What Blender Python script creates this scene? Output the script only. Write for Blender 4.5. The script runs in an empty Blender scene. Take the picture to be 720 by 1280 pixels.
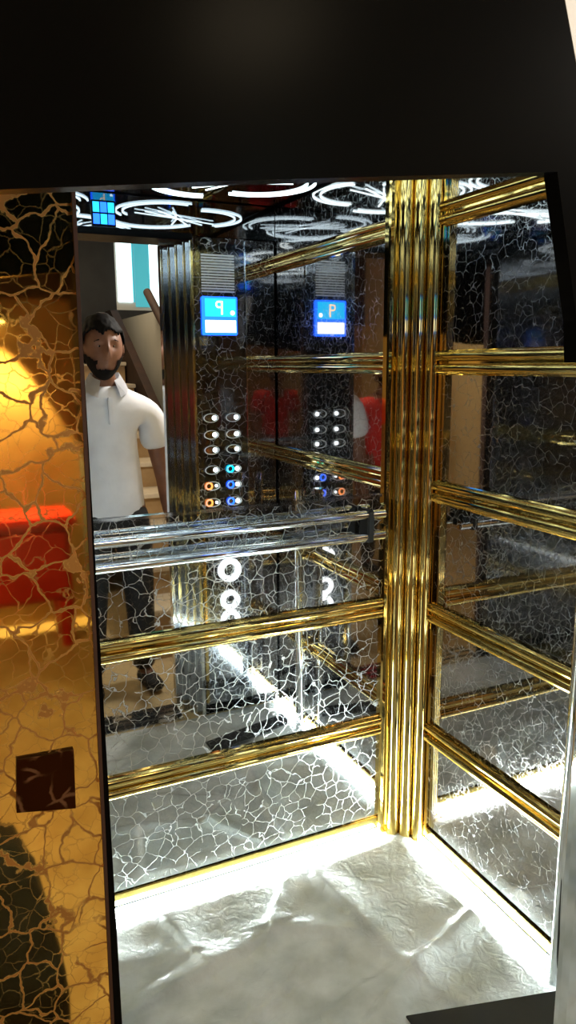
import bpy, bmesh, math, random
from mathutils import Vector, Matrix, noise
random.seed(7)
sc = bpy.context.scene
COL = sc.collection

# ------------------------------------------------------------------ camera
FPX, YAW, PIT, ROL = 934.5, .4373, .1946, -.0065
cam = bpy.data.cameras.new('camera'); camo = bpy.data.objects.new('camera', cam); COL.objects.link(camo)
cam.sensor_fit = 'VERTICAL'; cam.sensor_height = 36; cam.lens = 36*FPX/1280; cam.clip_start = .01; cam.clip_end = 60
fw = Vector((math.sin(YAW)*math.cos(PIT), math.cos(YAW)*math.cos(PIT), -math.sin(PIT)))
rt = Vector((math.cos(YAW), -math.sin(YAW), 0)); up = rt.cross(fw)
r2 = rt*math.cos(ROL) + up*math.sin(ROL); u2 = up*math.cos(ROL) - rt*math.sin(ROL)
M = Matrix((r2, u2, -fw)).transposed().to_4x4(); M.translation = Vector((0, 0, 1.5))
camo.matrix_world = M
sc.camera = camo

# ------------------------------------------------------------------ view, world, light
sc.view_settings.view_transform = 'Standard'; sc.view_settings.look = 'None'
sc.view_settings.gamma = 1; sc.view_settings.use_curve_mapping = False
sc.view_settings.exposure = 0.0
sc.cycles.max_bounces = 16; sc.cycles.glossy_bounces = 14; sc.cycles.diffuse_bounces = 4
sc.cycles.use_denoising = True
sc.cycles.sample_clamp_indirect = 6.0
sc.cycles.blur_glossy = .3
w = bpy.data.worlds.new('world'); sc.world = w; w.use_nodes = True
w.node_tree.nodes['Background'].inputs[0].default_value = (.35, .42, .5, 1)
w.node_tree.nodes['Background'].inputs[1].default_value = .25

def area(name, loc, target, size, power, color):
    l = bpy.data.lights.new(name, 'AREA'); l.energy = power; l.size = size; l.color = color
    o = bpy.data.objects.new(name, l); COL.objects.link(o); o.location = loc
    o.rotation_euler = (Vector(target)-Vector(loc)).to_track_quat('-Z', 'Y').to_euler()
    return o
area('landing_lamp', (1.45, .10, 2.15), (.85, .12, 1.25), .12, 25, (1, .93, .82))
area('stair_lamp', (1.2, -1.9, 2.75), (1.2, -1.9, 0), .4, 13, (1, .8, .52))
area('lobby_lamp', (-.5, -1.2, 2.5), (-.4, -1.1, 0), .4, 24, (1, .78, .45))

# ------------------------------------------------------------------ dimensions
DB, R, DF, L, HC = 1.88, 1.309, .85, -.22, 2.12     # back wall, right wall, front wall, left wall, cabin ceiling
DL, DR, DT = .149, .94, 1.97                         # doorway
RZ = [.378, .766, 1.136, 1.503, 1.9]                 # heights of the trim rails

# ------------------------------------------------------------------ materials
def mat(name, col=(.5, .5, .5), rough=.5, metal=0., emit=None, es=0., spec=None, coat=0.):
    m = bpy.data.materials.new(name); m.use_nodes = True
    b = m.node_tree.nodes['Principled BSDF']
    b.inputs['Base Color'].default_value = (*col, 1); b.inputs['Roughness'].default_value = rough
    b.inputs['Metallic'].default_value = metal
    if coat: b.inputs['Coat Weight'].default_value = coat
    if spec is not None: b.inputs['Specular IOR Level'].default_value = spec
    if emit: b.inputs['Emission Color'].default_value = (*emit, 1); b.inputs['Emission Strength'].default_value = es
    return m
def nodes(m): return m.node_tree.nodes, m.node_tree.links, m.node_tree.nodes['Principled BSDF']
def noisy(name, c1, c2, scale, rough=.5, metal=0., bump=0.):
    m = mat(name, c1, rough, metal); N, K, b = nodes(m)
    tc = N.new('ShaderNodeTexCoord'); n = N.new('ShaderNodeTexNoise'); n.inputs['Scale'].default_value = scale
    n.inputs['Detail'].default_value = 5; K.new(tc.outputs['Object'], n.inputs['Vector'])
    r = N.new('ShaderNodeValToRGB'); r.color_ramp.elements[0].position = .35; r.color_ramp.elements[1].position = .65
    r.color_ramp.elements[0].color = (*c1, 1); r.color_ramp.elements[1].color = (*c2, 1)
    K.new(n.outputs['Fac'], r.inputs['Fac']); K.new(r.outputs['Color'], b.inputs['Base Color'])
    if bump:
        bp = N.new('ShaderNodeBump'); bp.inputs['Strength'].default_value = bump; bp.inputs['Distance'].default_value = .01
        K.new(n.outputs['Fac'], bp.inputs['Height']); K.new(bp.outputs['Normal'], b.inputs['Normal'])
    return m
def crackle(name, base, vein, scale, width, brough=.02, vrough=.45, vmetal=.6, fine=0., present=.42, warp=.012, cloud=None):
    """polished metal with an etched network of matte cracks"""
    m = mat(name, base, brough, 1.0); N, K, b = nodes(m)
    tc = N.new('ShaderNodeTexCoord')
    def warped(sc1, amt):
        n = N.new('ShaderNodeTexNoise'); n.inputs['Scale'].default_value = sc1; n.inputs['Detail'].default_value = 4
        K.new(tc.outputs['Object'], n.inputs['Vector'])
        s = N.new('ShaderNodeVectorMath'); s.operation = 'SUBTRACT'; s.inputs[1].default_value = (.5, .5, .5)
        K.new(n.outputs['Color'], s.inputs[0])
        q = N.new('ShaderNodeVectorMath'); q.operation = 'SCALE'; q.inputs['Scale'].default_value = amt; K.new(s.outputs[0], q.inputs[0])
        a = N.new('ShaderNodeVectorMath'); a.operation = 'ADD'; K.new(tc.outputs['Object'], a.inputs[0]); K.new(q.outputs[0], a.inputs[1])
        return a
    def net(scl, wid, wv):
        v = N.new('ShaderNodeTexVoronoi'); v.feature = 'DISTANCE_TO_EDGE'; v.inputs['Scale'].default_value = scl
        K.new(wv.outputs[0], v.inputs['Vector'])
        r = N.new('ShaderNodeMapRange'); r.inputs['From Min'].default_value = wid*.35; r.inputs['From Max'].default_value = wid
        r.inputs['To Min'].default_value = 1; r.inputs['To Max'].default_value = 0
        K.new(v.outputs['Distance'], r.inputs['Value']); return r
    wv = warped(28, warp*2.2)
    a = net(scale, width, wv)
    pn = N.new('ShaderNodeTexNoise'); pn.inputs['Scale'].default_value = scale*.7; pn.inputs['Detail'].default_value = 1
    K.new(tc.outputs['Object'], pn.inputs['Vector'])
    pr = N.new('ShaderNodeMapRange'); pr.inputs['From Min'].default_value = present-.06; pr.inputs['From Max'].default_value = present+.03
    K.new(pn.outputs['Fac'], pr.inputs['Value'])
    mu = N.new('ShaderNodeMath'); mu.operation = 'MULTIPLY'; K.new(a.outputs[0], mu.inputs[0]); K.new(pr.outputs[0], mu.inputs[1])
    mask = mu
    if fine:
        b2 = net(scale*2.1, width*.9, wv)
        m3 = N.new('ShaderNodeMath'); m3.operation = 'MULTIPLY'; m3.inputs[1].default_value = fine; K.new(b2.outputs[0], m3.inputs[0])
        mx = N.new('ShaderNodeMath'); mx.operation = 'MAXIMUM'; K.new(mu.outputs[0], mx.inputs[0]); K.new(m3.outputs[0], mx.inputs[1]); mask = mx
    mc = N.new('ShaderNodeMix'); mc.data_type = 'RGBA'; mc.inputs[6].default_value = (*base, 1); mc.inputs[7].default_value = (*vein, 1)
    K.new(mask.outputs[0], mc.inputs[0])
    if cloud:
        cn = N.new('ShaderNodeTexNoise'); cn.inputs['Scale'].default_value = 22; cn.inputs['Detail'].default_value = 6
        K.new(tc.outputs['Object'], cn.inputs['Vector'])
        cr = N.new('ShaderNodeValToRGB'); cr.color_ramp.elements[0].position = .36; cr.color_ramp.elements[1].position = .62
        cr.color_ramp.elements[0].color = (*cloud, 1); cr.color_ramp.elements[1].color = (*base, 1)
        K.new(cn.outputs['Fac'], cr.inputs['Fac']); K.new(cr.outputs['Color'], mc.inputs[6])
    K.new(mc.outputs[2], b.inputs['Base Color'])
    for sock, v0, v1 in (('Roughness', brough, vrough), ('Metallic', 1., vmetal)):
        r = N.new('ShaderNodeMapRange'); r.inputs['To Min'].default_value = v0; r.inputs['To Max'].default_value = v1
        K.new(mask.outputs[0], r.inputs['Value']); K.new(r.outputs[0], b.inputs[sock])
    return m

mt = {}
mt['mirror'] = mat('silver_mirror', (.80, .82, .84), .004, 1)
mt['crk_back'] = crackle('etched_silver_mirror', (.58, .60, .61), (.52, .54, .54), 25, .028, fine=.22, present=.36, vmetal=.8, vrough=.38)
mt['crk_right'] = crackle('fine_etched_mirror', (.47, .44, .43), (.46, .48, .50), 34, .022, brough=.03, fine=.5, present=.46, vmetal=.92, vrough=.30)
mt['crk_front'] = crackle('etched_panel_steel', (.26, .27, .29), (.42, .44, .48), 30, .04, brough=.05, fine=.3, vmetal=.85, vrough=.3)
mt['crk_gold'] = crackle('etched_gold_steel', (.95, .75, .28), (.40, .20, .055), 23, .034, brough=.035, vrough=.5, vmetal=.6, fine=.25, present=.36, warp=.014, cloud=(.78, .56, .19))
mt['gold'] = mat('polished_gold', (.70, .52, .18), .05, 1)
mt['goldsoft'] = mat('brushed_gold', (.42, .31, .09), .12, 1)
mt['chrome'] = mat('chrome', (.84, .88, .92), .06, 1)
mt['black_gloss'] = mat('black_gloss', (.003, .003, .003), .22, 0, spec=.035)
mt['black_chrome'] = mat('black_mirror', (.35, .36, .38), .02, 1)
mt['jamb'] = mat('dark_polished_jamb', (.38, .40, .43), .10, 1)
mt['black_matte'] = mat('black_rubber', (.008, .008, .008), .7, 0)
mt['rim'] = mat('satin_rim', (.85, .86, .88), .35, .4)
mt['led'] = mat('led_white', (1, 1, 1), .5, 0, (.86, 1, 1), 150)
mt['swirl'] = mat('led_swirl', (1, 1, 1), .5, 0, (.80, .98, 1), 3.6)
mt['white_dot'] = mat('button_light', (1, 1, 1), .4, 0, (.85, .96, 1), 4)
mt['ring_white'] = mat('ring_light', (1, 1, 1), .4, 0, (.95, 1, 1), 5)
mt['cyan'] = mat('cyan_screen', (0, .1, .2), .3, 0, (.02, .55, 1.0), 2.2)
mt['cyanlight'] = mat('cyan_ring', (0, .1, .2), .3, 0, (.0, .65, 1.0), 3)
mt['blue'] = mat('blue_light', (0, 0, .1), .3, 0, (.01, .10, 1.0), 5)
mt['orange'] = mat('orange_ring', (.2, .05, 0), .3, 0, (1, .28, .06), 3)
mt['screen_white'] = mat('screen_white', (1, 1, 1), .3, 0, (.80, .85, 1), 3.5)
mt['screen_orange'] = mat('screen_letter', (1, .4, .1), .3, 0, (1, .62, .30), 3)
mt['plaster'] = noisy('plaster', (.62, .60, .53), (.68, .65, .58), 3, .8)
mt['plaster_warm'] = noisy('warm_plaster', (.60, .46, .24), (.66, .52, .28), 3, .75)
mt['brown_wall'] = noisy('brown_painted_wall', (.26, .15, .06), (.32, .19, .08), 3, .7)
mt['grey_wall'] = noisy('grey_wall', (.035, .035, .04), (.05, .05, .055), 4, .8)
mt['tile'] = noisy('landing_tile', (.52, .39, .20), (.62, .48, .27), 6, .25)
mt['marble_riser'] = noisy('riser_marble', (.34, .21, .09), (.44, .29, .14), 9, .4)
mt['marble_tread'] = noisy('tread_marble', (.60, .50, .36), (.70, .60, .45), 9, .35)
mt['brown'] = noisy('brown_wood', (.030, .011, .006), (.05, .018, .009), 12, .75)
mt['win_white'] = mat('daylight_pane', (1, 1, 1), .5, 0, (.75, 1, 1), 3.0)
mt['win_cyan'] = mat('cyan_curtain_pane', (.1, .5, .6), .5, 0, (.06, .42, .5), .9)
mt['red'] = mat('red_plastic', (.55, .015, .01), .3)
mt['skin'] = noisy('skin', (.15, .06, .032), (.19, .08, .042), 20, .55)
mt['hair'] = mat('black_hair', (.006, .005, .005), .7, spec=.08)
mt['shirt'] = noisy('white_cotton', (.62, .63, .68), (.70, .71, .76), 9, .85, bump=.5)
mt['maroon'] = mat('maroon_trim', (.16, .02, .05), .8)
mt['trouser'] = mat('black_trouser', (.010, .010, .012), .8)
mt['redshirt'] = mat('red_shirt', (.5, .015, .015), .8)
mt['eyewhite'] = mat('eye_white', (.6, .58, .55), .3)
mt['patch'] = crackle('dark_brown_patch', (.05, .018, .008), (.12, .05, .02), 34, .07, brough=.3, vrough=.6, vmetal=.2)
mt['white_paint'] = mat('white_paint', (.8, .8, .8), .6)
mt['lamp_glow'] = mat('lamp_glow', (1, 1, 1), .5, 0, (1, .80, .35), 9)

# film over the floor: pale milky plastic with a faint woven grid
m = mat('milky_plastic_film', (.50, .54, .53), .26, 0); N, K, b = nodes(m); mt['film'] = m
b.inputs['Coat Weight'].default_value = .35; b.inputs['Coat Roughness'].default_value = .12
tc = N.new('ShaderNodeTexCoord')
n = N.new('ShaderNodeTexNoise'); n.inputs['Scale'].default_value = 7; n.inputs['Detail'].default_value = 6; K.new(tc.outputs['Object'], n.inputs['Vector'])
r = N.new('ShaderNodeValToRGB'); r.color_ramp.elements[0].position = .38; r.color_ramp.elements[1].position = .62
r.color_ramp.elements[0].color = (.56, .60, .58, 1); r.color_ramp.elements[1].color = (.84, .88, .88, 1)
K.new(n.outputs['Fac'], r.inputs['Fac']); K.new(r.outputs['Color'], b.inputs['Base Color'])
wa = N.new('ShaderNodeTexChecker'); wa.inputs['Scale'].default_value = 130; K.new(tc.outputs['Object'], wa.inputs['Vector'])
n2 = N.new('ShaderNodeTexNoise'); n2.inputs['Scale'].default_value = 26; n2.inputs['Detail'].default_value = 5; n2.inputs['Distortion'].default_value = 1.2
K.new(tc.outputs['Object'], n2.inputs['Vector'])
ad = N.new('ShaderNodeMath'); ad.operation = 'MULTIPLY_ADD'; ad.inputs[1].default_value = .06; K.new(wa.outputs['Fac'], ad.inputs[0]); K.new(n2.outputs['Fac'], ad.inputs[2])
bp = N.new('ShaderNodeBump'); bp.inputs['Strength'].default_value = .35; bp.inputs['Distance'].default_value = .012
K.new(ad.outputs[0], bp.inputs['Height']); K.new(bp.outputs['Normal'], b.inputs['Normal'])

# ------------------------------------------------------------------ helpers
def box(bm, x0, x1, y0, y1, z0, z1, bev=0.):
    vs = [bm.verts.new((x, y, z)) for x in (x0, x1) for y in (y0, y1) for z in (z0, z1)]
    fs = [(0, 1, 3, 2), (4, 6, 7, 5), (0, 4, 5, 1), (2, 3, 7, 6), (0, 2, 6, 4), (1, 5, 7, 3)]
    F = [bm.faces.new([vs[i] for i in f]) for f in fs]
    if bev:
        es = list({e for f in F for e in f.edges})
        bmesh.ops.bevel(bm, geom=es, offset=bev, segments=2, affect='EDGES')
def prism(bm, pts, axis, a, b_):
    """extrude a 2D polygon; axis x: pts are (y,z); y: (x,z); z: (x,y)"""
    def P(p, t):
        return {'x': (t, p[0], p[1]), 'y': (p[0], t, p[1]), 'z': (p[0], p[1], t)}[axis]
    A = [bm.verts.new(P(p, a)) for p in pts]; B = [bm.verts.new(P(p, b_)) for p in pts]
    bm.faces.new(A); bm.faces.new(B[::-1])
    n_ = len(pts)
    for i in range(n_): bm.faces.new((A[i], B[i], B[(i+1) % n_], A[(i+1) % n_]))
def tube(bm, pts, rad, seg=12, closed=False):
    pts = [Vector(p) for p in pts]; rings = []; n_ = len(pts)
    rads = rad if isinstance(rad, (list, tuple)) else [rad]*n_
    prev = None
    for i, p in enumerate(pts):
        d = (pts[(i+1) % n_] - pts[i-1]) if closed else (pts[min(i+1, n_-1)] - pts[max(i-1, 0)])
        d.normalize()
        a = prev if prev is not None else (Vector((0, 0, 1)) if abs(d.z) < .9 else Vector((1, 0, 0)))
        s = d.cross(a).normalized(); t = s.cross(d).normalized(); prev = t
        rings.append([bm.verts.new(p + rads[i]*(math.cos(q)*s + math.sin(q)*t)) for q in [2*math.pi*k/seg for k in range(seg)]])
    rng = range(n_) if closed else range(n_-1)
    for i in rng:
        A, B = rings[i], rings[(i+1) % n_]
        for k in range(seg): bm.faces.new((A[k], A[(k+1) % seg], B[(k+1) % seg], B[k]))
    if not closed: bm.faces.new(rings[0][::-1]); bm.faces.new(rings[-1])
def ribbon(bm, pts, wid, th, z):
    """flat strip in a horizontal plane"""
    L_, R_ = [], []
    for i, p in enumerate(pts):
        a, c = Vector(pts[max(i-1, 0)]), Vector(pts[min(i+1, len(pts)-1)]); d = (c-a).normalized(); n_ = Vector((-d.y, d.x))
        for S, s in ((L_, 1), (R_, -1)):
            q = Vector(p) + n_*wid/2*s; S.append((bm.verts.new((q.x, q.y, z)), bm.verts.new((q.x, q.y, z-th))))
    for i in range(len(pts)-1):
        a, b_, c, d = L_[i], L_[i+1], R_[i], R_[i+1]
        bm.faces.new((a[0], b_[0], d[0], c[0])); bm.faces.new((a[1], c[1], d[1], b_[1]))
        bm.faces.new((a[0], a[1], b_[1], b_[0])); bm.faces.new((c[0], d[0], d[1], c[1]))
    for i in (0, -1): bm.faces.new((L_[i][0], R_[i][0], R_[i][1], L_[i][1]))
def disc_y(bm, cx, cz, y0, y1, ro, ri=0., seg=28, sx=1.):
    """ring or disc facing +y, between y0 and y1"""
    def ring(r_, y): return [bm.verts.new((cx+sx*r_*math.cos(2*math.pi*k/seg), y, cz+r_*math.sin(2*math.pi*k/seg))) for k in range(seg)]
    A, B = ring(ro, y0), ring(ro, y1)
    for k in range(seg): bm.faces.new((A[k], A[(k+1) % seg], B[(k+1) % seg], B[k]))
    if ri:
        C, D = ring(ri, y0), ring(ri, y1)
        for k in range(seg):
            k2 = (k+1) % seg
            bm.faces.new((B[k], B[k2], D[k2], D[k])); bm.faces.new((D[k], D[k2], C[k2], C[k])); bm.faces.new((C[k], C[k2], A[k2], A[k]))
    else: bm.faces.new(B); bm.faces.new(A[::-1])
def obj(name, bm, m, parent=None, smooth=False, angle=None):
    bmesh.ops.recalc_face_normals(bm, faces=bm.faces[:])
    me = bpy.data.meshes.new(name); bm.to_mesh(me); bm.free()
    for mm in (m if isinstance(m, list) else [m]): me.materials.append(mm)
    if smooth:
        for p in me.polygons: p.use_smooth = True
        if angle: me.set_sharp_from_angle(angle=math.radians(angle))
    o = bpy.data.objects.new(name, me); COL.objects.link(o)
    if parent: o.parent = parent; o.matrix_parent_inverse = Matrix.Translation(parent.location).inverted()
    return o
def tag(o, label, cat, group=None, kind=None):
    o['label'] = label; o['category'] = cat
    if group: o['group'] = group
    if kind: o['kind'] = kind
    return o
def thing(name, label, cat, loc=(0, 0, 0), group=None):
    o = bpy.data.objects.new(name, None); COL.objects.link(o); o.location = loc; o.empty_display_size = .05
    return tag(o, label, cat, group)
def struct(name, bm, m, label=None, parent=None, **k):
    o = obj(name, bm, m, parent, **k)
    if not parent: o['kind'] = 'structure'
    if label: o['label'] = label; o['category'] = name.split('_')[0]
    return o
def B(*a, **k):
    bm = bmesh.new(); box(bm, *a, **k); return bm

# ------------------------------------------------------------------ the cabin shell
struct('floor', B(L-.05, R+.05, DF-.1, DB+.05, -.05, 0), mt['tile'], 'tiled elevator cabin floor under pale plastic film')
struct('wall_back', B(L-.05, R+.05, DB, DB+.05, 0, HC+.03), mt['black_gloss'], 'rear wall of the elevator cabin behind the mirrors')
struct('wall_right', B(R, R+.05, DF-.05, DB, 0, HC+.03), mt['black_gloss'], 'right side wall of the elevator cabin')
struct('wall_left', B(L-.05, L, DF-.05, DB, 0, HC+.03), mt['black_gloss'], 'left side wall of the elevator cabin')
bm = bmesh.new()
box(bm, DL-.003, DR+.012, DF-.05, DF-.005, DT+.027, HC+.03)
struct('wall_front_top', bm, mt['black_gloss'], 'front wall of the elevator cabin above the doorway')
struct('wall_front_left', B(L-.05, DL-.006, DF-.05, DF-.005, 0, HC+.03), mt['black_gloss'], 'front return wall of the cabin left of the doorway')
struct('wall_front_right', B(DR+.014, R+.05, DF-.05, DF-.005, 0, HC+.03), mt['black_gloss'], 'front return wall of the cabin right of the doorway')
struct('ceiling', B(L, R, DF-.004, DB, HC, HC+.03), mt['black_chrome'], 'black glossy elevator cabin ceiling')
# front wall inner faces
tag(obj('header_panel', B(L+.004, R-.004, DF-.004, DF, DT+.02, HC-.004), mt['black_chrome']), 'dark mirror panel above the inside of the doorway', 'panel')
tag(obj('steel_sheet', B(L+.004, DL-.006, DF-.004, DF+.002, .05, DT+.016), mt['crk_front']), 'etched dark steel sheet left of the doorway, inside cabin', 'panel')

# ---- back wall panels
x0, x1 = L+.01, 1.187
zb = [.057, RZ[0], RZ[1], 1.115]
tag(obj('mirror', B(x0, x1, DB-.006, DB, 1.118, HC-.01), mt['mirror']), 'large clear silver mirror on the rear wall above the chrome handrail', 'mirror')
labs = ['etched crackle mirror panel on rear wall between the floor and lowest gold rail',
        'etched crackle mirror panel on rear wall between the two gold rails',
        'etched crackle mirror panel on rear wall under the chrome handrail']
for i in range(3):
    tag(obj('etched_mirror_panel', B(x0, x1, DB-.005, DB, zb[i]+.001, zb[i+1]-.001), mt['crk_back']), labs[i], 'mirror panel', 'etched mirror panels of the rear wall')
tag(obj('mirror_edge_trim', B(x0, x1, DB-.012, DB-.006, 1.112, 1.122, bev=.002), mt['chrome']), 'thin chrome edge under the large rear mirror', 'trim')
# ---- right wall panels
y1 = 1.765
zr = [.057]+RZ+[HC-.01]
nm = ['lowest', 'second', 'third', 'fourth', 'fifth', 'topmost']
for i in range(6):
    tag(obj('etched_mirror_panel', B(R-.005, R, DF+.004, y1, zr[i]+.001, zr[i+1]-.001), mt['crk_right']),
        'finely etched dark mirror panel on the right wall, %s from the floor' % nm[i], 'mirror panel', 'etched mirror panels of the right wall')
    tag(obj('etched_mirror_panel', B(L, L+.005, DF+.004, DB-.008, zr[i]+.001, zr[i+1]-.001), mt['crk_right']),
        'finely etched dark mirror panel on the left wall, %s from the floor' % nm[i], 'mirror panel', 'etched mirror panels of the left wall')

# ---- gold trim rails (profile: depth out of wall, height)
def rail_profile():
    p = [(0, -.034), (.004, -.034)]
    for c in (-.017, .017):                      # two soft ribs with a channel between them
        for k in range(9):
            a = -math.pi/2 + math.pi*k/8
            p.append((.006 + .013*math.cos(a), c + .014*math.sin(a)))
    p += [(.004, .034), (0, .034)]
    return p
def rail(wall, z, label, group, m=None):
    bm = bmesh.new(); pr = rail_profile()
    if wall == 'back': prism(bm, [(DB-.006-d, z+h) for d, h in pr], 'x', x0, x1)
    if wall == 'right': prism(bm, [(R-.006-d, z+h) for d, h in pr], 'y', DF+.006, y1)
    if wall == 'left': prism(bm, [(L+.006+d, z+h) for d, h in pr], 'y', DF+.006, DB-.01)
    return tag(obj('trim_rail', bm, m or mt['gold'], smooth=True, angle=35), label, 'rail', group)
rail('back', RZ[0], 'polished gold trim rail across the rear wall, the lower of two', 'gold rails of the rear wall')
rail('back', RZ[1], 'polished gold trim rail across the rear wall, the upper one below the chrome handrail', 'gold rails of the rear wall')
for i, z in enumerate(RZ):
    rail('right', z, 'polished gold trim rail along the right wall, %s from the floor' % nm[i], 'gold rails of the right wall')
    rail('left', z, 'polished gold trim rail along the left wall, %s from the floor' % nm[i], 'gold rails of the left wall')
# ---- skirting and LED strips
struct('baseboard_back', B(x0, x1, DB-.012, DB, .020, .056, bev=.002), mt['goldsoft'], 'narrow gold baseboard along the rear wall')
struct('baseboard_right', B(R-.012, R, DF+.006, y1, .020, .056, bev=.002), mt['goldsoft'], 'narrow gold baseboard along the right wall')
struct('baseboard_left', B(L, L+.012, DF+.006, DB-.014, .0, .056, bev=.002), mt['goldsoft'], 'narrow gold baseboard along the left wall')
def led(name, wall, label):
    t = thing('led_strip', label, 'light strip', {'b': (.5, DB-.03, 0), 'r': (R-.03, 1.3, 0)}[wall], 'floor light strips')
    if wall == 'b':
        obj('housing', B(x0+.01, x1, DB-.040, DB-.001, .0, .005), mt['chrome'], t)
        obj('diffuser', B(x0+.01, x1, DB-.038, DB-.013, .005, .018, bev=.004), mt['led'], t)
    else:
        obj('housing', B(R-.040, R-.001, DF+.02, y1, .0, .005), mt['chrome'], t)
        obj('diffuser', B(R-.038, R-.013, DF+.02, y1, .005, .018, bev=.004), mt['led'], t)
led('led_strip', 'b', 'glowing white LED strip on the floor along the rear wall')
led('led_strip', 'r', 'glowing white LED strip on the floor along the right wall')

# ---- corner column
t = thing('corner_column', 'tall polished gold clustered column in the rear right corner', 'column', (1.26, 1.82, 0))
A, C = Vector((1.216, 1.858)), Vector((1.303, 1.772))
d = (C-A)/3; nrm = Vector((-d.y, d.x)).normalized()
if nrm.y > 0: nrm = -nrm
for k in range(3):
    c = A + d*(k+.5); rr = d.length/2
    bm = bmesh.new()
    pts = []
    for q in range(17):
        a = math.pi*q/16
        v = c + d.normalized()*(-rr*math.cos(a)) + nrm*rr*math.sin(a)
        pts.append((v.x, v.y))
    pts += [(pts[-1][0]-nrm.x*.004, pts[-1][1]-nrm.y*.004), (pts[0][0]-nrm.x*.004, pts[0][1]-nrm.y*.004)]
    prism(bm, pts, 'z', .0, HC)
    obj('rounded_rib', bm, mt['gold'], t, smooth=True, angle=40)
bm = bmesh.new(); prism(bm, [(1.187, DB-.002), (1.187, DB-.016), (1.192, DB-.020), (A.x+.004, A.y), (1.303, 1.776), (R-.001, 1.768), (R-.001, DB-.002)], 'z', 0, HC)
obj('flange', bm, mt['gold'], t)
tag(obj('corner_edge_trim', B(R-.014, R-.0055, 1.755, 1.7645, .04, HC-.012, bev=.003), mt['gold']), 'slim gold edging where right wall mirrors meet the column', 'trim')

# ---- chrome post on the right wall
bm = bmesh.new()
pts = [(R-.045-.020*math.cos(2*math.pi*k/20), 1.155+.020*math.sin(2*math.pi*k/20)) for k in range(20)]
prism(bm, pts, 'z', .004, 1.02)
tag(obj('chrome_post', bm, mt['chrome'], smooth=True, angle=50), 'upright chrome post against the right wall at the edge of view', 'post')

# ---- chrome double handrail on the back wall
t = thing('handrail', 'double-bar chrome handrail across the rear wall below the large mirror', 'handrail', (.5, DB-.05, 1.05))
for z in (1.070, 1.006):
    bm = bmesh.new(); tube(bm, [(x0+.03, DB-.05, z-.004), (x1-.02, DB-.05, z)], .0135, 20)
    obj('bar', bm, mt['chrome'], t, smooth=True, angle=50)
for x in (.06, 1.115):
    bm = bmesh.new(); box(bm, x-.011, x+.011, DB-.066, DB-.0125, .990, 1.085, bev=.004)
    obj('bracket', bm, mt['black_matte'], t)

# ---- ceiling swirl lights
def arc(c, r_, a0, a1, n_=28, sx=1): return [(c[0]+sx*r_*math.cos(math.radians(a0+(a1-a0)*k/n_)), c[1]+r_*math.sin(math.radians(a0+(a1-a0)*k/n_))) for k in range(n_+1)]
swirls = []
for c, rr_, lab, rot in (((.98, 1.20), .21, 'white LED swirl light in the ceiling towards the right wall', 0), ((.34, 1.16), .22, 'white LED swirl light in the ceiling towards the left wall', 60), ((.62, 1.60), .20, 'white LED swirl light in the ceiling nearest the rear wall', 20)):
    t = thing('ceiling_light', lab, 'light', (c[0], c[1], HC), 'swirl lights of the ceiling')
    for k in range(3):
        a = math.radians(rot+120*k); cc = (c[0]+rr_*.5*math.cos(a), c[1]+rr_*.5*math.sin(a))
        for q in (0, 1):
            bm = bmesh.new(); ribbon(bm, arc(cc, rr_*(.95-.13*q), rot+120*k-100, rot+120*k+45), .006, .004, HC-.001)
            obj('light_line', bm, mt['swirl'], t)
    for k in range(4):
        a = math.radians(rot*2+25+18*k); p0 = (c[0]-rr_*.9*math.cos(a), c[1]-rr_*.7*math.sin(a)); p1 = (c[0]+rr_*1.1*math.cos(a), c[1]+rr_*.7*math.sin(a))
        bm = bmesh.new(); ribbon(bm, [p0, ((p0[0]+p1[0])/2+.02, (p0[1]+p1[1])/2), p1], .006, .004, HC-.005); obj('light_line', bm, mt['swirl'], t)

# ---- control panel on the front return
t = thing('control_panel', 'tall etched steel control panel with lit buttons and a blue screen', 'control panel', (1.06, DF, 1.2))
obj('faceplate', B(DR+.014, 1.168, DF-.003, DF+.006, .05, DT+.016, bev=.001), mt['crk_front'], t)
tag(obj('mirror_strip', B(1.170, R-.012, DF-.003, DF+.003, .05, DT+.016), mt['crk_right']), 'narrow etched mirror strip between control panel and right wall', 'panel')
tag(obj('edge_trim', B(1.1665, 1.1715, DF+.006, DF+.012, .05, DT+.01, bev=.001), mt['chrome']), 'thin chrome upright beside the control panel', 'trim')
obj('gold_strip', B(DR+.016, DR+.030, DF+.006, DF+.016, .06, .80, bev=.003), mt['gold'], t)
yf = DF+.006
s = obj('screen', B(.982, 1.128, yf, yf+.014, 1.617, 1.765, bev=.003), mt['blue'], t)
y = yf+.0145
obj('display', B(.992, 1.120, y, y+.002, 1.688, 1.757), mt['cyan'], s)
obj('caption_bar', B(.992, 1.120, y, y+.002, 1.627, 1.674), mt['screen_white'], s)
bm = bmesh.new()                                     # the letter P, read facing the cabin; +y view so x runs right to left
px, pz, hgt = 1.058, 1.696, .052
box(bm, px, px+.007, y+.002, y+.003, pz, pz+hgt)
outer = [(px, pz+hgt)]+[(px-.012-.011*math.sin(math.pi*k/8), pz+hgt-.0135+.0135*math.cos(math.pi*k/8)) for k in range(9)]+[(px, pz+hgt-.027)]
inner = [(px, pz+hgt-.006)]+[(px-.011-.006*math.sin(math.pi*k/8), pz+hgt-.0135+.0075*math.cos(math.pi*k/8)) for k in range(9)]+[(px, pz+hgt-.021)]
vo = [bm.verts.new((a, y+.003, c)) for a, c in outer]; vi = [bm.verts.new((a, y+.003, c)) for a, c in inner]
for k in range(len(vo)-1): bm.faces.new((vo[k], vo[k+1], vi[k+1], vi[k]))
obj('letter_p', bm, mt['screen_orange'], s)
bm = bmesh.new(); disc_y(bm, 1.106, 1.703, y+.002, y+.003, .009); obj('round_icon', bm, mt['screen_white'], s)
bm = bmesh.new()
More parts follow.
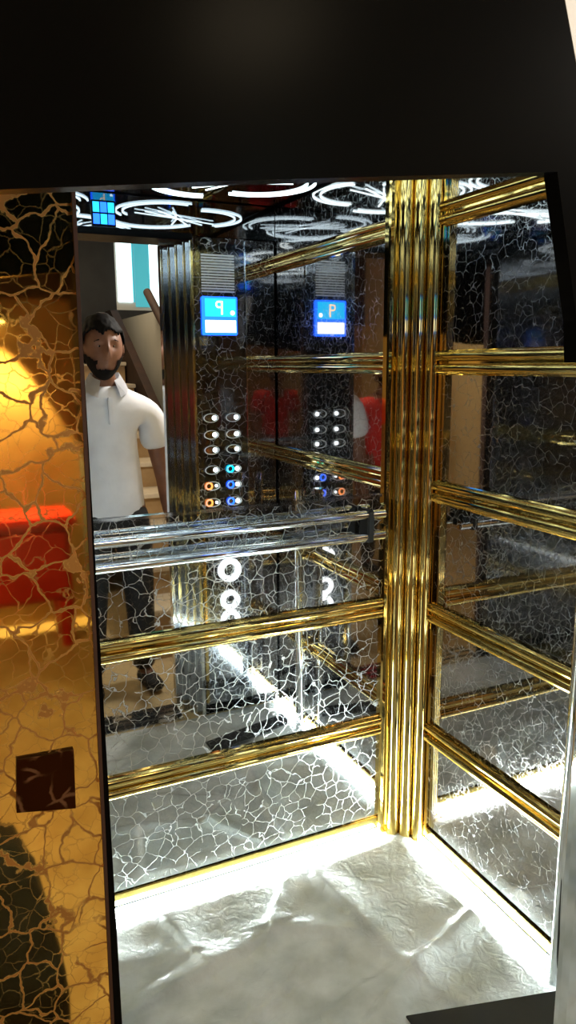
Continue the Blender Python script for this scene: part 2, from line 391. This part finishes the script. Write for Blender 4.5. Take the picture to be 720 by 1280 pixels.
for k in range(14): box(bm, .985, 1.122, yf, yf+.004, 1.782+.0105*k, 1.788+.0105*k)
obj('speaker_grille', bm, mt['rim'], t)
rows = [1.290, 1.222, 1.160, 1.078, 1.012, .942]
for i, z in enumerate(rows):
    for j, x in enumerate((1.008, 1.103)):
        bm = bmesh.new(); disc_y(bm, x, z, yf, yf+.006, .018, 0, 28, 1.75)
        p = obj('button', bm, mt['chrome'], t, smooth=True, angle=30)
        bm = bmesh.new(); disc_y(bm, x, z, yf+.006, yf+.009, .0185, .0162, 28, 1.75); obj('button_rim', bm, mt['rim'], p)
        col = mt['white_dot']
        if j == 1 and i >= 4: col = mt['blue']
        if j == 0 and i >= 4: col = mt['orange']
        bm = bmesh.new(); disc_y(bm, x+(.014 if col != mt['orange'] else .016), z, yf+.006, yf+.008, .0095 if col != mt['orange'] else .006)
        obj('button_lamp', bm, mt['white_dot'], p)
        if col != mt['white_dot'] or (i, j) == (3, 1):
            bm = bmesh.new(); disc_y(bm, x-.016, z, yf+.006, yf+.008, .0165, .010)
            obj('button_ring', bm, mt['cyanlight'] if (i, j) == (3, 1) else col, p)
for z, ro in ((.645, .050), (.512, .042), (.425, .042)):
    bm = bmesh.new(); disc_y(bm, 1.075, z, yf, yf+.010, ro, ro*.56, 40)
    obj('ring_light', bm, mt['ring_white'], t)
# indicator above the doorway
t = thing('floor_indicator', 'small blue lit indicator above the inside of the doorway', 'indicator', (.62, DF, 2.04))
obj('housing', B(.575, .662, DF, DF+.008, 2.0, 2.09, bev=.002), mt['black_gloss'], t)
for i in range(3):
    for j in range(2):
        obj('blue_cell', B(.580+.027*i, .603+.027*i, DF+.008, DF+.0095, 2.007+.041*j, 2.042+.041*j), mt['cyan'] if (i+j) % 2 else mt['blue'], t)

# ---- stepped chrome door jamb and sill
t = thing('door_jamb', 'stepped polished chrome jamb at the right side of the doorway', 'door jamb', (.9, .8, 0))
for k in range(4):
    xa = .862+.020*k
    obj('step_edge', B(xa-.003, xa, DF-.05-.035*(3-k), DF-.05-.035*(2-k)-.003, 0, DT-.004), mt['chrome'], t)
    obj('step', B(xa, DR+.008, DF-.05-.035*(3-k)+.0, DF-.05-.035*(2-k)-.001, 0, DT-.004), mt['jamb'], t)
obj('casing', B(DR-.002, DR+.012, DF-.049, DF+.012, 0, DT+.01, bev=.003), mt['chrome'], t)
t = tag(obj('door_sill', B(DL, .86, DF-.16, DF-.002, .0, .008, bev=.002), mt['chrome']), 'ridged metal sill across the floor of the doorway', 'sill')
for k in range(3):
    obj('groove', B(DL+.001, .859, DF-.14+.045*k, DF-.128+.045*k, .0075, .0095), mt['black_matte'], t)
tag(obj('lintel', B(DL, DR+.012, DF-.155, DF+.014, DT, DT+.026, bev=.003), mt['black_gloss']), 'black glossy lintel over the doorway seen in the mirror', 'lintel')

# ------------------------------------------------------------------ gold sliding door and black header (near)
t = thing('sliding_door', 'gold crackle-etched steel sliding door half open on the left', 'door', (-.2, .76, 0))
bm = bmesh.new(); prism(bm, [(-.62, .012), (.111, .012), (.1265, 1.3), (.1335, DT+.0), (-.62, DT+.0)], 'y', .742, .772)
obj('door_leaf', bm, mt['crk_gold'], t)
bm = bmesh.new(); prism(bm, [(.111, .012), (.1145, .012), (.1300, 1.3), (.1370, DT), (.1335, DT), (.1265, 1.3)], 'y', .740, .774)
obj('edge_strip', bm, mt['brown'], t)
bm = bmesh.new(); prism(bm, [(.043, 1.113), (.099, 1.111), (.097, 1.045), (.039, 1.056)], 'y', .7375, .7418)  # thin dark brown square on the face of the door
tag(obj('door_square', bm, mt['patch']), 'small dark brown square patch on the gold door', 'dark_square')

t = thing('door_header', 'glossy black door header with slanting right end near the camera', 'header', (.1, .5, 1.6))
bm = bmesh.new()
front = [(-.30, 1.594), (.046, 1.603), (.2, 1.622), (.480, 1.654), (.512, 1.536), (.516, 1.50), (.526, 1.50), (.512, 1.63), (.493, 1.737), (.477, 1.78), (.40, 2.05), (.40, 2.55), (-.30, 2.55)]
hs = lambda P_: [(a*.97, 1.5+(c-1.5)*.97) for a, c in P_]
prism(bm, hs(front), 'y', .485, .5)
obj('header_board', bm, mt['black_gloss'], t)
bm = bmesh.new(); prism(bm, hs([(.514, 1.6305), (.4945, 1.7378), (.4785, 1.7808), (.402, 2.0505), (.402, 2.55), (.53, 2.55), (.53, 1.6305)]), 'y', .486, .499)
struct('trim_1', bm, mt['white_paint'], 'white painted wall corner at top right beyond the black header')

# small black rubber mat on the cabin floor
bm = bmesh.new(); prism(bm, [(.86, 1.215), (1.235, 1.116), (1.235, 1.03), (.86, 1.12)], 'z', .022, .027)
tag(obj('rubber_mat', bm, mt['black_matte']), 'black rubber mat edge on the cabin floor at bottom right', 'mat')

# ------------------------------------------------------------------ plastic film over the cabin floor
def seg_dist(p, a, b_):
    ab = b_-a; t_ = max(0, min(1, (p-a).dot(ab)/ab.length_squared)); return (p-(a+ab*t_)).length, t_, (ab.x*(p.y-a.y)-ab.y*(p.x-a.x))
ridges = [((.27, 1.50), (.70, 1.60), .020, .030), ((.70, 1.60), (.86, 1.52), .018, .026), ((.80, 1.76), (.70, 1.62), .016, .026), ((.90, 1.74), (.95, 1.36), .024, .034),
          ((.95, 1.36), (.70, 1.30), .016, .04), ((1.24, 1.44), (.98, 1.34), .022, .030), ((.98, 1.34), (.70, 1.20), .018, .034), ((.22, 1.28), (.62, 1.40), .020, .036), ((0, 1.2), (.5, 1.1), .016, .04),
          ((.1, 1.62), (-.15, 1.2), .016, .04), ((1.0, 1.2), (1.2, 1.0), .010, .03), ((.45, 1.76), (.50, 1.55), .014, .03), ((.15, 1.70), (.45, 1.62), .010, .03), ((.62, 1.42), (.80, 1.50), .012, .03)]
bm = bmesh.new()
nx, ny = 230, 150
xa, xb, ya, yb = L+.014, R-.044, DF+.01, DB-.044
grid = []
for j in range(ny+1):
    row = []
    for i in range(nx+1):
        x, y_ = xa+(xb-xa)*i/nx, ya+(yb-ya)*j/ny; p = Vector((x, y_))
        z = .004 + .006*(noise.noise(Vector((x*4, y_*4, 3)))+1) + .002*(noise.noise(Vector((x*15, y_*15, 9)))+1)
        for a, c, h_, w_ in ridges:
            q, t_, sd = seg_dist(p, Vector(a), Vector(c)); q += .006*noise.noise(Vector((x*12, y_*12, 1)))
            ww = w_*(1.9 if sd > 0 else .50)
            z += .85*h_*math.exp(-(q/ww)**2)*(.4+.6*math.sin(math.pi*min(1, max(0, t_*.8+.1))))
        e_ = min(x-xa, xb-x, y_-ya, yb-y_); z = .003+(z-.003)*min(1, e_/.05)
        row.append(bm.verts.new((x, y_, z)))
    grid.append(row)
for j in range(ny):
    for i in range(nx): bm.faces.new((grid[j][i], grid[j][i+1], grid[j+1][i+1], grid[j+1][i]))
tag(obj('plastic_film', bm, mt['film'], smooth=True), 'wrinkled pale plastic protective film covering the cabin floor', 'plastic sheet')

# ------------------------------------------------------------------ landing and staircase (seen in the mirrors)
bm = bmesh.new(); box(bm, -1.6, 2.05, -3.6, DF-.1, -.2, -.12); struct('floor_landing', bm, mt['tile'], 'warm beige landing floor outside the elevator')
struct('ceiling_landing', B(-1.6, 2.05, -3.6, DF-.1, 2.95, 3.0), mt['plaster'], 'plain landing ceiling')
bm = bmesh.new()
box(bm, DR+.014, 2.05, .62, .66, -.12, 2.95); box(bm, -1.6, -.62, .60, .66, -.12, 2.95); box(bm, .53, DR+.014, .62, .66, DT+.03, 2.95)
struct('wall_landing', bm, mt['plaster_warm'], 'landing wall around the elevator doorway')
struct('wall_landing_left', B(-1.65, -1.6, -3.6, .66, -.12, 2.95), mt['plaster_warm'], 'left wall of the landing')
struct('wall_landing_right', B(1.97, 2.02, -3.6, .62, -.12, 2.95), mt['plaster'], 'right wall of the stairwell')
struct('wall_landing_back', B(-1.6, .80, -3.4, -3.35, -.12, 2.95), mt['brown_wall'], 'warm lit rear wall of the landing')
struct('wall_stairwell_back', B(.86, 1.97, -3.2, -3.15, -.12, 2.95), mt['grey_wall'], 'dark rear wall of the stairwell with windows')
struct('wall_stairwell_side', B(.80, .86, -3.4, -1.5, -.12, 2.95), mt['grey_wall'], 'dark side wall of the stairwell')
struct('trim_shade', B(-1.6, .80, -3.35, -3.30, 1.90, 2.95), mt['brown'], 'made-up dark band above the sconce, added to keep the upper wall dark')  # added dark band that stands in for shade on the upper wall
# windows
t = thing('window_1', 'tall bright window with cyan curtain above the stairs', 'window', (1.75, -3.14, 2.4)); t['kind'] = 'structure'
for xa_, xb_, zl, m_ in ((1.565, 1.70, 2.06, 'win_white'), (1.70, 1.72, 2.06, 'win_cyan'), (1.72, 1.86, 2.02, 'win_cyan'), (1.86, 1.94, 2.02, 'win_white')):
    obj('pane', B(xa_+.003, xb_-.003, -3.149, -3.140, zl, 2.68), mt[m_], t)
obj('window_frame', B(1.55, 1.955, -3.150, -3.1495, 1.99, 2.71), mt['white_paint'], t)
t = thing('window_2', 'narrow cyan lit window at the left of the stairwell', 'window', (1.16, -3.14, 2.3)); t['kind'] = 'structure'
obj('pane', B(1.10, 1.20, -3.149, -3.14, 1.98, 2.68), mt['win_cyan'], t)
obj('window_frame', B(1.09, 1.21, -3.150, -3.1495, 1.96, 2.70), mt['white_paint'], t)
# stairs
t = thing('staircase', 'beige marble staircase rising behind the man in the mirror', 'staircase', (1.2, -.15, 0))
for k in range(10):
    y_ = -.15-.28*k; z = .17*(k+1)
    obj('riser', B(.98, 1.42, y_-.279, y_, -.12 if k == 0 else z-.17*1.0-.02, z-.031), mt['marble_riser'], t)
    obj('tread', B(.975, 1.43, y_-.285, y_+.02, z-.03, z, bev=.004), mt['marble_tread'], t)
bm = bmesh.new(); prism(bm, [(-.15, -.12), (-.15, .30), (-2.9, 1.97), (-3.1, 1.97), (-3.1, -.12)], 'x', 1.435, 1.50)
obj('stringer', bm, mt['brown'], t)
bm = bmesh.new(); prism(bm, [(-.15, -.12), (-.15, 1.1), (-2.0, 1.9), (-3.1, 1.9), (-3.1, -.12)], 'x', 1.56, 1.62)
struct('wall_stair_parapet', bm, mt['plaster'], 'pale sloped parapet wall beside the stairs')
bm = bmesh.new(); tube(bm, [(1.50, -.15-.25*k, .95+.155*k) for k in range(8)], .03, 12)
for k in (0, 3, 6): tube(bm, [(1.50, -.15-.25*k, .95+.155*k), (1.565, -.15-.25*k, .93+.155*k)], .012, 8)
tag(obj('stair_handrail', bm, mt['brown'], smooth=True), 'dark brown handrail rising along the stair parapet', 'handrail')
# wall sconce whose cone of light falls on the warm wall
sx, sy = .36, -3.27
t = thing('wall_sconce', 'warm glowing wall sconce reflected in the gold door', 'wall lamp', (sx, sy, 1.80))
bm = bmesh.new(); tube(bm, [(sx, sy, 1.84), (sx, sy, 1.76)], [.035, .06], 20); obj('lamp_shade', bm, mt['goldsoft'], t, smooth=True)
bm = bmesh.new(); tube(bm, [(sx, sy, 1.757), (sx, sy, 1.752)], [.055, .05], 20); obj('bulb', bm, mt['lamp_glow'], t)
obj('bracket', B(sx-.015, sx+.015, -3.349, sy-.03, 1.79, 1.83), mt['goldsoft'], t)
sp = bpy.data.lights.new('sconce_light', 'SPOT'); sp.energy = 330; sp.spot_size = math.radians(58); sp.spot_blend = .12; sp.color = (1, .85, .5); sp.shadow_soft_size = .02
so = bpy.data.objects.new('sconce_light', sp); COL.objects.link(so); so.location = (sx, sy+.02, 1.745)
so.rotation_euler = (Vector((.40, -3.35, .9))-Vector(so.location)).to_track_quat('-Z', 'Y').to_euler()
# red plastic chair-high stool
t = thing('stool', 'red plastic stool standing by the warm wall, reflected in the gold door', 'stool', (.36, -3.0, -.12))
obj('seat', B(.02, .68, -3.2, -2.80, .60, .66, bev=.02), mt['red'], t)
obj('apron', B(.06, .64, -3.16, -2.84, .16, .599, bev=.03), mt['red'], t)
for x in (.10, .60):
    for y_ in (-3.12, -2.88):
        bm = bmesh.new(); tube(bm, [(x, y_, .16), (x, y_, -.12)], [.05, .035], 12); obj('leg', bm, mt['red'], t, smooth=True, angle=50)
# made-up black sack, added in place of a dark trouser leg
t = thing('leg_standin', 'made-up black sack standing in for a dark trouser leg reflected in the gold door', 'leg_standin', (.0, .0, -.12))
bm = bmesh.new(); prism(bm, [(-.20, -.12), (.16, -.12), (.165, .10), (.12, .36), (.07, .50), (-.16, .50)], 'y', -.20, -.06); bmesh.ops.bevel(bm, geom=bm.edges[:], offset=.025, segments=3, affect='EDGES')
obj('standin_body', bm, mt['trouser'], t, smooth=True)
bm = bmesh.new(); tube(bm, [(-.12, -.13, .49), (-.10, -.13, .56), (-.04, -.13, .59), (.02, -.13, .56), (.04, -.13, .49)], .009, 10); obj('standin_handle', bm, mt['trouser'], t, smooth=True)

# ------------------------------------------------------------------ people
def skin(name, verts, edges, m, parent=None, sub=2, root=0):
    me = bpy.data.meshes.new(name); me.from_pydata([v[:3] for v in verts], edges, [])
    o = bpy.data.objects.new(name, me); COL.objects.link(o)
    sk = o.modifiers.new('skin', 'SKIN'); sk.use_smooth_shade = True
    if not me.skin_vertices: me.skin_vertices.new()
    for i, v in enumerate(verts):
        rr = v[3]; me.skin_vertices[0].data[i].radius = rr if isinstance(rr, tuple) else (rr, rr)
        me.skin_vertices[0].data[i].use_root = (i == root)
    ss = o.modifiers.new('sub', 'SUBSURF'); ss.levels = sub; ss.render_levels = sub
    dg = bpy.context.evaluated_depsgraph_get(); ev = o.evaluated_get(dg)
    nm_ = bpy.data.meshes.new_from_object(ev); o.modifiers.clear(); o.data = nm_
    nm_.materials.clear(); nm_.materials.append(m)
    for p in nm_.polygons: p.use_smooth = True
    return o
def join_into(base, others):
    bm = bmesh.new(); bm.from_mesh(base.data)
    for o in others: bm.from_mesh(o.data)
    bm.to_mesh(base.data); bm.free()
    for o in others: bpy.data.objects.remove(o)
def head_mesh(c, s=1.0, m=None):
    """human head facing +y, s = head scale; c = centre"""
    bm = bmesh.new(); bmesh.ops.create_icosphere(bm, subdivisions=5, radius=1)
    def g(x, z, cx, cz, sx, sz): return math.exp(-((x-cx)/sx)**2-((z-cz)/sz)**2)
    for v in bm.verts:
        x, y_, z = v.co
        wx = .078*(1 - .22*max(0, -z)**1.5 - .02*max(0, z)); wy = .098*(1-.12*max(0, -z)); wz = .122
        X, Y, Z = x*wx, y_*wy, z*wz
        if y_ < 0 and z < -.2: Y *= 1-.35*min(1, (-z-.2)*1.5)
        if y_ > 0:
            f_ = y_
            Y += f_*(.024*g(x, z, 0, -.18, .16, .20) + .012*g(x, z, 0, .02, .11, .18))        # nose
            Y -= f_*.012*(g(x, z, .36, .04, .20, .12)+g(x, z, -.36, .04, .20, .12))             # eye sockets
            Y += f_*.005*(g(x, z, .34, .22, .3, .07)+g(x, z, -.34, .22, .3, .07))               # brow
            Y += f_*.007*(g(x, z, 0, -.50, .22, .045)+g(x, z, 0, -.59, .20, .05)) - f_*.004*g(x, z, 0, -.545, .22, .02)   # lips
            Y += f_*.010*g(x, z, 0, -.85, .3, .16)                                              # chin
        v.co = (X, Y, Z)
    for sgn in (1, -1):                                                                         # ears
        r_ = bmesh.ops.create_icosphere(bm, subdivisions=2, radius=1)
        for v in r_['verts']: v.co = (sgn*(.080+v.co.x*.008+.006*max(0, -v.co.y)), -.008+v.co.y*.018, -.005+v.co.z*.032)
    for v in bm.verts: v.co = Vector(c)+v.co*s
    return obj('head', bm, m, smooth=True)
def hair_mesh(c, s, parent, long=False):
    bm = bmesh.new(); bmesh.ops.create_icosphere(bm, subdivisions=5, radius=1)
    for v in bm.verts:
        x, y_, z = v.co
        X, Y, Z = x*.089, y_*.110-.008, z*.122+.016
        k = 1+.045*noise.noise(Vector((x*5, y_*5, z*5)))+.02*noise.noise(Vector((x*14, y_*14, z*14)))
        v.co = Vector((X, Y, Z))*k
    dl = [v for v in bm.verts if (v.co.y > .035 and v.co.z < .058+.01*math.sin(v.co.x*90)) or v.co.z < -.035 - .03*(v.co.y < -.03) or (abs(v.co.x) > .05 and v.co.y > -.02 and v.co.z < .015)]
    bmesh.ops.delete(bm, geom=dl, context='VERTS')
    ex = bmesh.ops.solidify(bm, geom=bm.faces[:], thickness=.006)
    for v in bm.verts: v.co = Vector(c)+v.co*s
    return obj('hair', bm, mt['hair'], parent, smooth=True)
def hand(verts, edges, at, wrist_i, dirv, side, palm, s=1.0, curl=.5):
    """palm and five bent fingers as chains from the wrist"""
    d_ = Vector(dirv).normalized(); sd = Vector(side).normalized(); pn = Vector(palm).normalized()
    c = Vector(at)+d_*.05*s; verts.append((*c, (.034*s, .017*s))); ci = len(verts)-1; edges.append((wrist_i, ci))
    k = Vector(at)+d_*.085*s; verts.append((*k, (.036*s, .014*s))); ki = len(verts)-1; edges.append((ci, ki))
    return k, d_, sd, pn
def fingers(at, d_, sd, pn, m, s=1.0, curl=.6):
    objs = []
    for i, (off, ln) in enumerate(((-.030, .070), (-.010, .080), (.010, .076), (.029, .060))):
        p = Vector(at)+sd*off*s-d_*.012*s; v = [(*p, .0095*s)]; a = .15
        for q, fr in enumerate((.45, .3, .25)):
            p = p+(d_*math.cos(a)+pn*math.sin(a))*ln*s*(fr+.08); v.append((*p, (.0090-.0012*q)*s)); a += curl
        objs.append(skin('f', v, [(0, 1), (1, 2), (2, 3)], m, sub=1))
    p = Vector(at)-d_*.055*s-sd*.026*s; v = [(*p, .012*s)]
    for q, (a, ln) in enumerate(((.9, .038), (.5, .032), (.35, .024))):
        p = p+(d_*math.cos(a)-sd*math.sin(a)*.8+pn*.35)*ln*s; v.append((*p, (.011-.001*q)*s))
    objs.append(skin('f', v, [(0, 1), (1, 2), (2, 3)], m, sub=1))
    return objs

def make_person(label, P0, s, shirt_m, lean, arms, collar=True, headx=0., group=None):
    """P0: point on the ground between the feet, s: scale against 1.75 m; arms: (shoulder, elbow, wrist) right (+x) and left"""
    px_, py_ = P0[0], P0[1]
    t_ = thing('person', label, 'person', (px_, py_, -.12))
    def q(x, y__, z): return (px_+x*s, py_+y__*s, z*s-.12)
    V = [(*q(0, 0, .95), (.145*s, .10*s)), (*q(0, -.005, 1.10), (.14*s, .095*s)), (*q(0, -.01, 1.26), (.155*s, .105*s)), (*q(0, -.01, 1.40), (.135*s, .085*s)),
         (*q(0, 0, 1.47), (.06*s, .058*s)), (*q(headx*.6, .02, 1.54), (.05*s, .052*s)), (*q(headx, .03, 1.60), (.05*s, .055*s))]
    E_ = [(0, 1), (1, 2), (2, 3), (3, 4), (4, 5), (5, 6)]
    for sg in (1, -1):
        n0 = len(V)
        V += [(*q(sg*.10, 0, .86), .085*s), (*q(sg*.11, .015, .50), .058*s), (*q(sg*.12, -.01, .28), .050*s), (*q(sg*.125, -.02, .09), .036*s), (*q(sg*.135, .06, .04), (.036*s, .03*s)), (*q(sg*.145, .15, .028), (.036*s, .022*s))]
        E_ += [(0, n0), (n0, n0+1), (n0+1, n0+2), (n0+2, n0+3), (n0+3, n0+4), (n0+4, n0+5)]
    fing = []
    armj = []
    for (sh, el, wr) in arms:
        sh, el, wr = [Vector(q(*a)) for a in (sh, el, wr)]
        n0 = len(V); V += [(*sh, .060*s), (*(sh*.5+el*.5), .053*s), (*el, .043*s), (*(el*.6+wr*.4), .042*s), (*wr, (.028*s, .022*s))]
        E_ += [(3, n0), (n0, n0+1), (n0+1, n0+2), (n0+2, n0+3), (n0+3, n0+4)]
        dv = (wr-el).normalized(); sd = Vector((0, 1, 0)) if abs(dv.y) < .7 else Vector((0, 0, 1))
        sd = (sd-dv*sd.dot(dv)).normalized()*-1
        pn = dv.cross(sd).normalized()
        if pn.x*(1 if sh.x > px_ else -1) > 0: pn = -pn
        V += [(*(wr+dv*.045*s), (.033*s, .018*s)), (*(wr+dv*.085*s), (.035*s, .015*s))]; E_ += [(n0+4, n0+5), (n0+5, n0+6)]
        fing += fingers(wr+dv*.09*s, dv, sd, pn, mt['skin'], s); armj.append((sh, el, wr))
    body = skin('body', V, E_, mt['skin'], root=0)
    hd = head_mesh(q(headx, .045, 1.635), s*1.12, mt['skin'])
    join_into(body, fing+[hd])
    body.parent = t_; body.matrix_parent_inverse = Matrix.Translation(t_.location).inverted()
    for p in body.data.polygons: p.use_smooth = True
    hc = q(headx, .045, 1.635)
    hair_mesh(hc, s*1.12, t_)
    for sg in (1, -1):
        bm = bmesh.new(); bmesh.ops.create_uvsphere(bm, u_segments=16, v_segments=10, radius=.0115*s)
        for v in bm.verts: v.co += Vector((hc[0]+sg*.030*s, hc[1]+.0800*s, hc[2]+.006*s))
        e_ = obj('eye', bm, mt['eyewhite'], t_, smooth=True)
        bm = bmesh.new(); bmesh.ops.create_uvsphere(bm, u_segments=12, v_segments=8, radius=.0055*s)
        for v in bm.verts: v.co += Vector((hc[0]+sg*.030*s, hc[1]+.0885*s, hc[2]+.006*s))
        obj('iris', bm, mt['hair'], e_, smooth=True)
        bm = bmesh.new(); tube(bm, [(hc[0]+sg*.016*s, hc[1]+.100*s, hc[2]+.026*s), (hc[0]+sg*.034*s, hc[1]+.098*s, hc[2]+.033*s), (hc[0]+sg*.050*s, hc[1]+.084*s, hc[2]+.026*s)], .004*s, 8)
        obj('eyebrow', bm, mt['hair'], t_, smooth=True)
    # short beard along the jaw: a shell over the lower face
    bd = head_mesh(hc, s*1.18, mt['hair']); bd.name = bd.data.name = 'beard'
    bm = bmesh.new(); bm.from_mesh(bd.data)
    S_ = s*1.18
    def bare(v):
        X, Y, Z = (v.co.x-hc[0])/S_, (v.co.y-hc[1])/S_, (v.co.z-hc[2])/S_
        if Y < .0 or Z > -.045+ .9*max(0, abs(X)-.045): return True
        return Z > -.078 and abs(X) < .034 and Z < .1
    bmesh.ops.delete(bm, geom=[v for v in bm.verts if bare(v)], context='VERTS')
    for v in bm.verts: v.co.z += .002*s
    bm.to_mesh(bd.data); bm.free()
    bd.parent = t_; bd.matrix_parent_inverse = Matrix.Translation(t_.location).inverted()
    # trousers
    V = [(*q(0, 0, .97), (.158*s, .115*s)), (*q(0, 0, .90), (.16*s, .118*s))]; E_ = [(0, 1)]
    for sg in (1, -1):
        n0 = len(V); V += [(*q(sg*.10, 0, .80), .100*s), (*q(sg*.11, .015, .50), .078*s), (*q(sg*.12, -.005, .28), .070*s), (*q(sg*.125, -.01, .07), .062*s)]
        E_ += [(1, n0), (n0, n0+1), (n0+1, n0+2), (n0+2, n0+3)]
    tr = skin('trousers', V, E_, mt['trouser'], root=0); tr.parent = t_; tr.matrix_parent_inverse = Matrix.Translation(t_.location).inverted()
    for sg in (1, -1):
        V = [(*q(sg*.125, -.05, .045), .045*s), (*q(sg*.135, .05, .045), (.048*s, .040*s)), (*q(sg*.148, .16, .035), (.046*s, .030*s))]
        sh = skin('shoe', V, [(0, 1), (1, 2)], mt['trouser'], root=1); sh.parent = t_; sh.matrix_parent_inverse = Matrix.Translation(t_.location).inverted()
    # shirt with short sleeves
    V = [(*q(0, 0, .80), (.178*s, .132*s)), (*q(0, -.002, .96), (.172*s, .124*s)), (*q(0, -.008, 1.10), (.165*s, .118*s)), (*q(0, -.012, 1.26), (.175*s, .122*s)), (*q(0, -.01, 1.39), (.155*s, .100*s)), (*q(0, 0, 1.455), (.085*s, .075*s)), (*q(0, .006, 1.485), (.070*s, .066*s))]
    E_ = [(0, 1), (1, 2), (2, 3), (3, 4), (4, 5), (5, 6)]
    for sh, el, wr in armj:
        n0 = len(V); V += [(*sh, .078*s), (*(sh*.68+el*.32), .080*s), (*(sh*.42+el*.58), .082*s)]; E_ += [(4, n0), (n0, n0+1), (n0+1, n0+2)]
    st = skin('shirt', V, E_, shirt_m, root=0); st.parent = t_; st.matrix_parent_inverse = Matrix.Translation(t_.location).inverted()
    if collar:
        bm = bmesh.new()
        NK = 14
        lo, hi = [], []
        for k in range(NK+1):                          # a folded collar, open at the front
            a = math.radians(28 + (360-56)*k/NK)
            dx, dy = math.sin(a), math.cos(a)
            dip = .030*max(0, dy)
            hi.append(bm.verts.new(q(.066*dx, .010+.064*dy, 1.528-dip*1.3)))
            lo.append(bm.verts.new(q(.100*dx*(1+.10*max(0, dy)), .008+.098*dy, 1.470-dip*1.9)))
        for k in range(NK): bm.faces.new((hi[k], hi[k+1], lo[k+1], lo[k]))
        bmesh.ops.solidify(bm, geom=bm.faces[:], thickness=.006)
        obj('collar', bm, shirt_m, t_, smooth=True)
        obj('placket', B(px_-.010*s, px_+.010*s, py_+.085*s, py_+.108*s, 1.30*s-.12, 1.42*s-.12, bev=.003), shirt_m, t_)
    return t_
make_person('man in white polo shirt and black trousers reflected in the large mirror', (.735, .14), 1.04, mt['shirt'], 0,
            [((.205, -.01, 1.345), (.265, -.02, 1.03), (.275, .08, .78)), ((-.205, -.01, 1.345), (-.255, -.02, 1.03), (-.24, .08, .78))], headx=-.01)
make_person('person in red shirt and dark trousers waiting on the landing', (-.55, -1.25), .95, mt['redshirt'], 0,
            [((.20, 0, 1.38), (.25, 0, 1.08), (.20, .12, .84)), ((-.20, 0, 1.38), (-.25, 0, 1.08), (-.20, .12, .84))], collar=False)
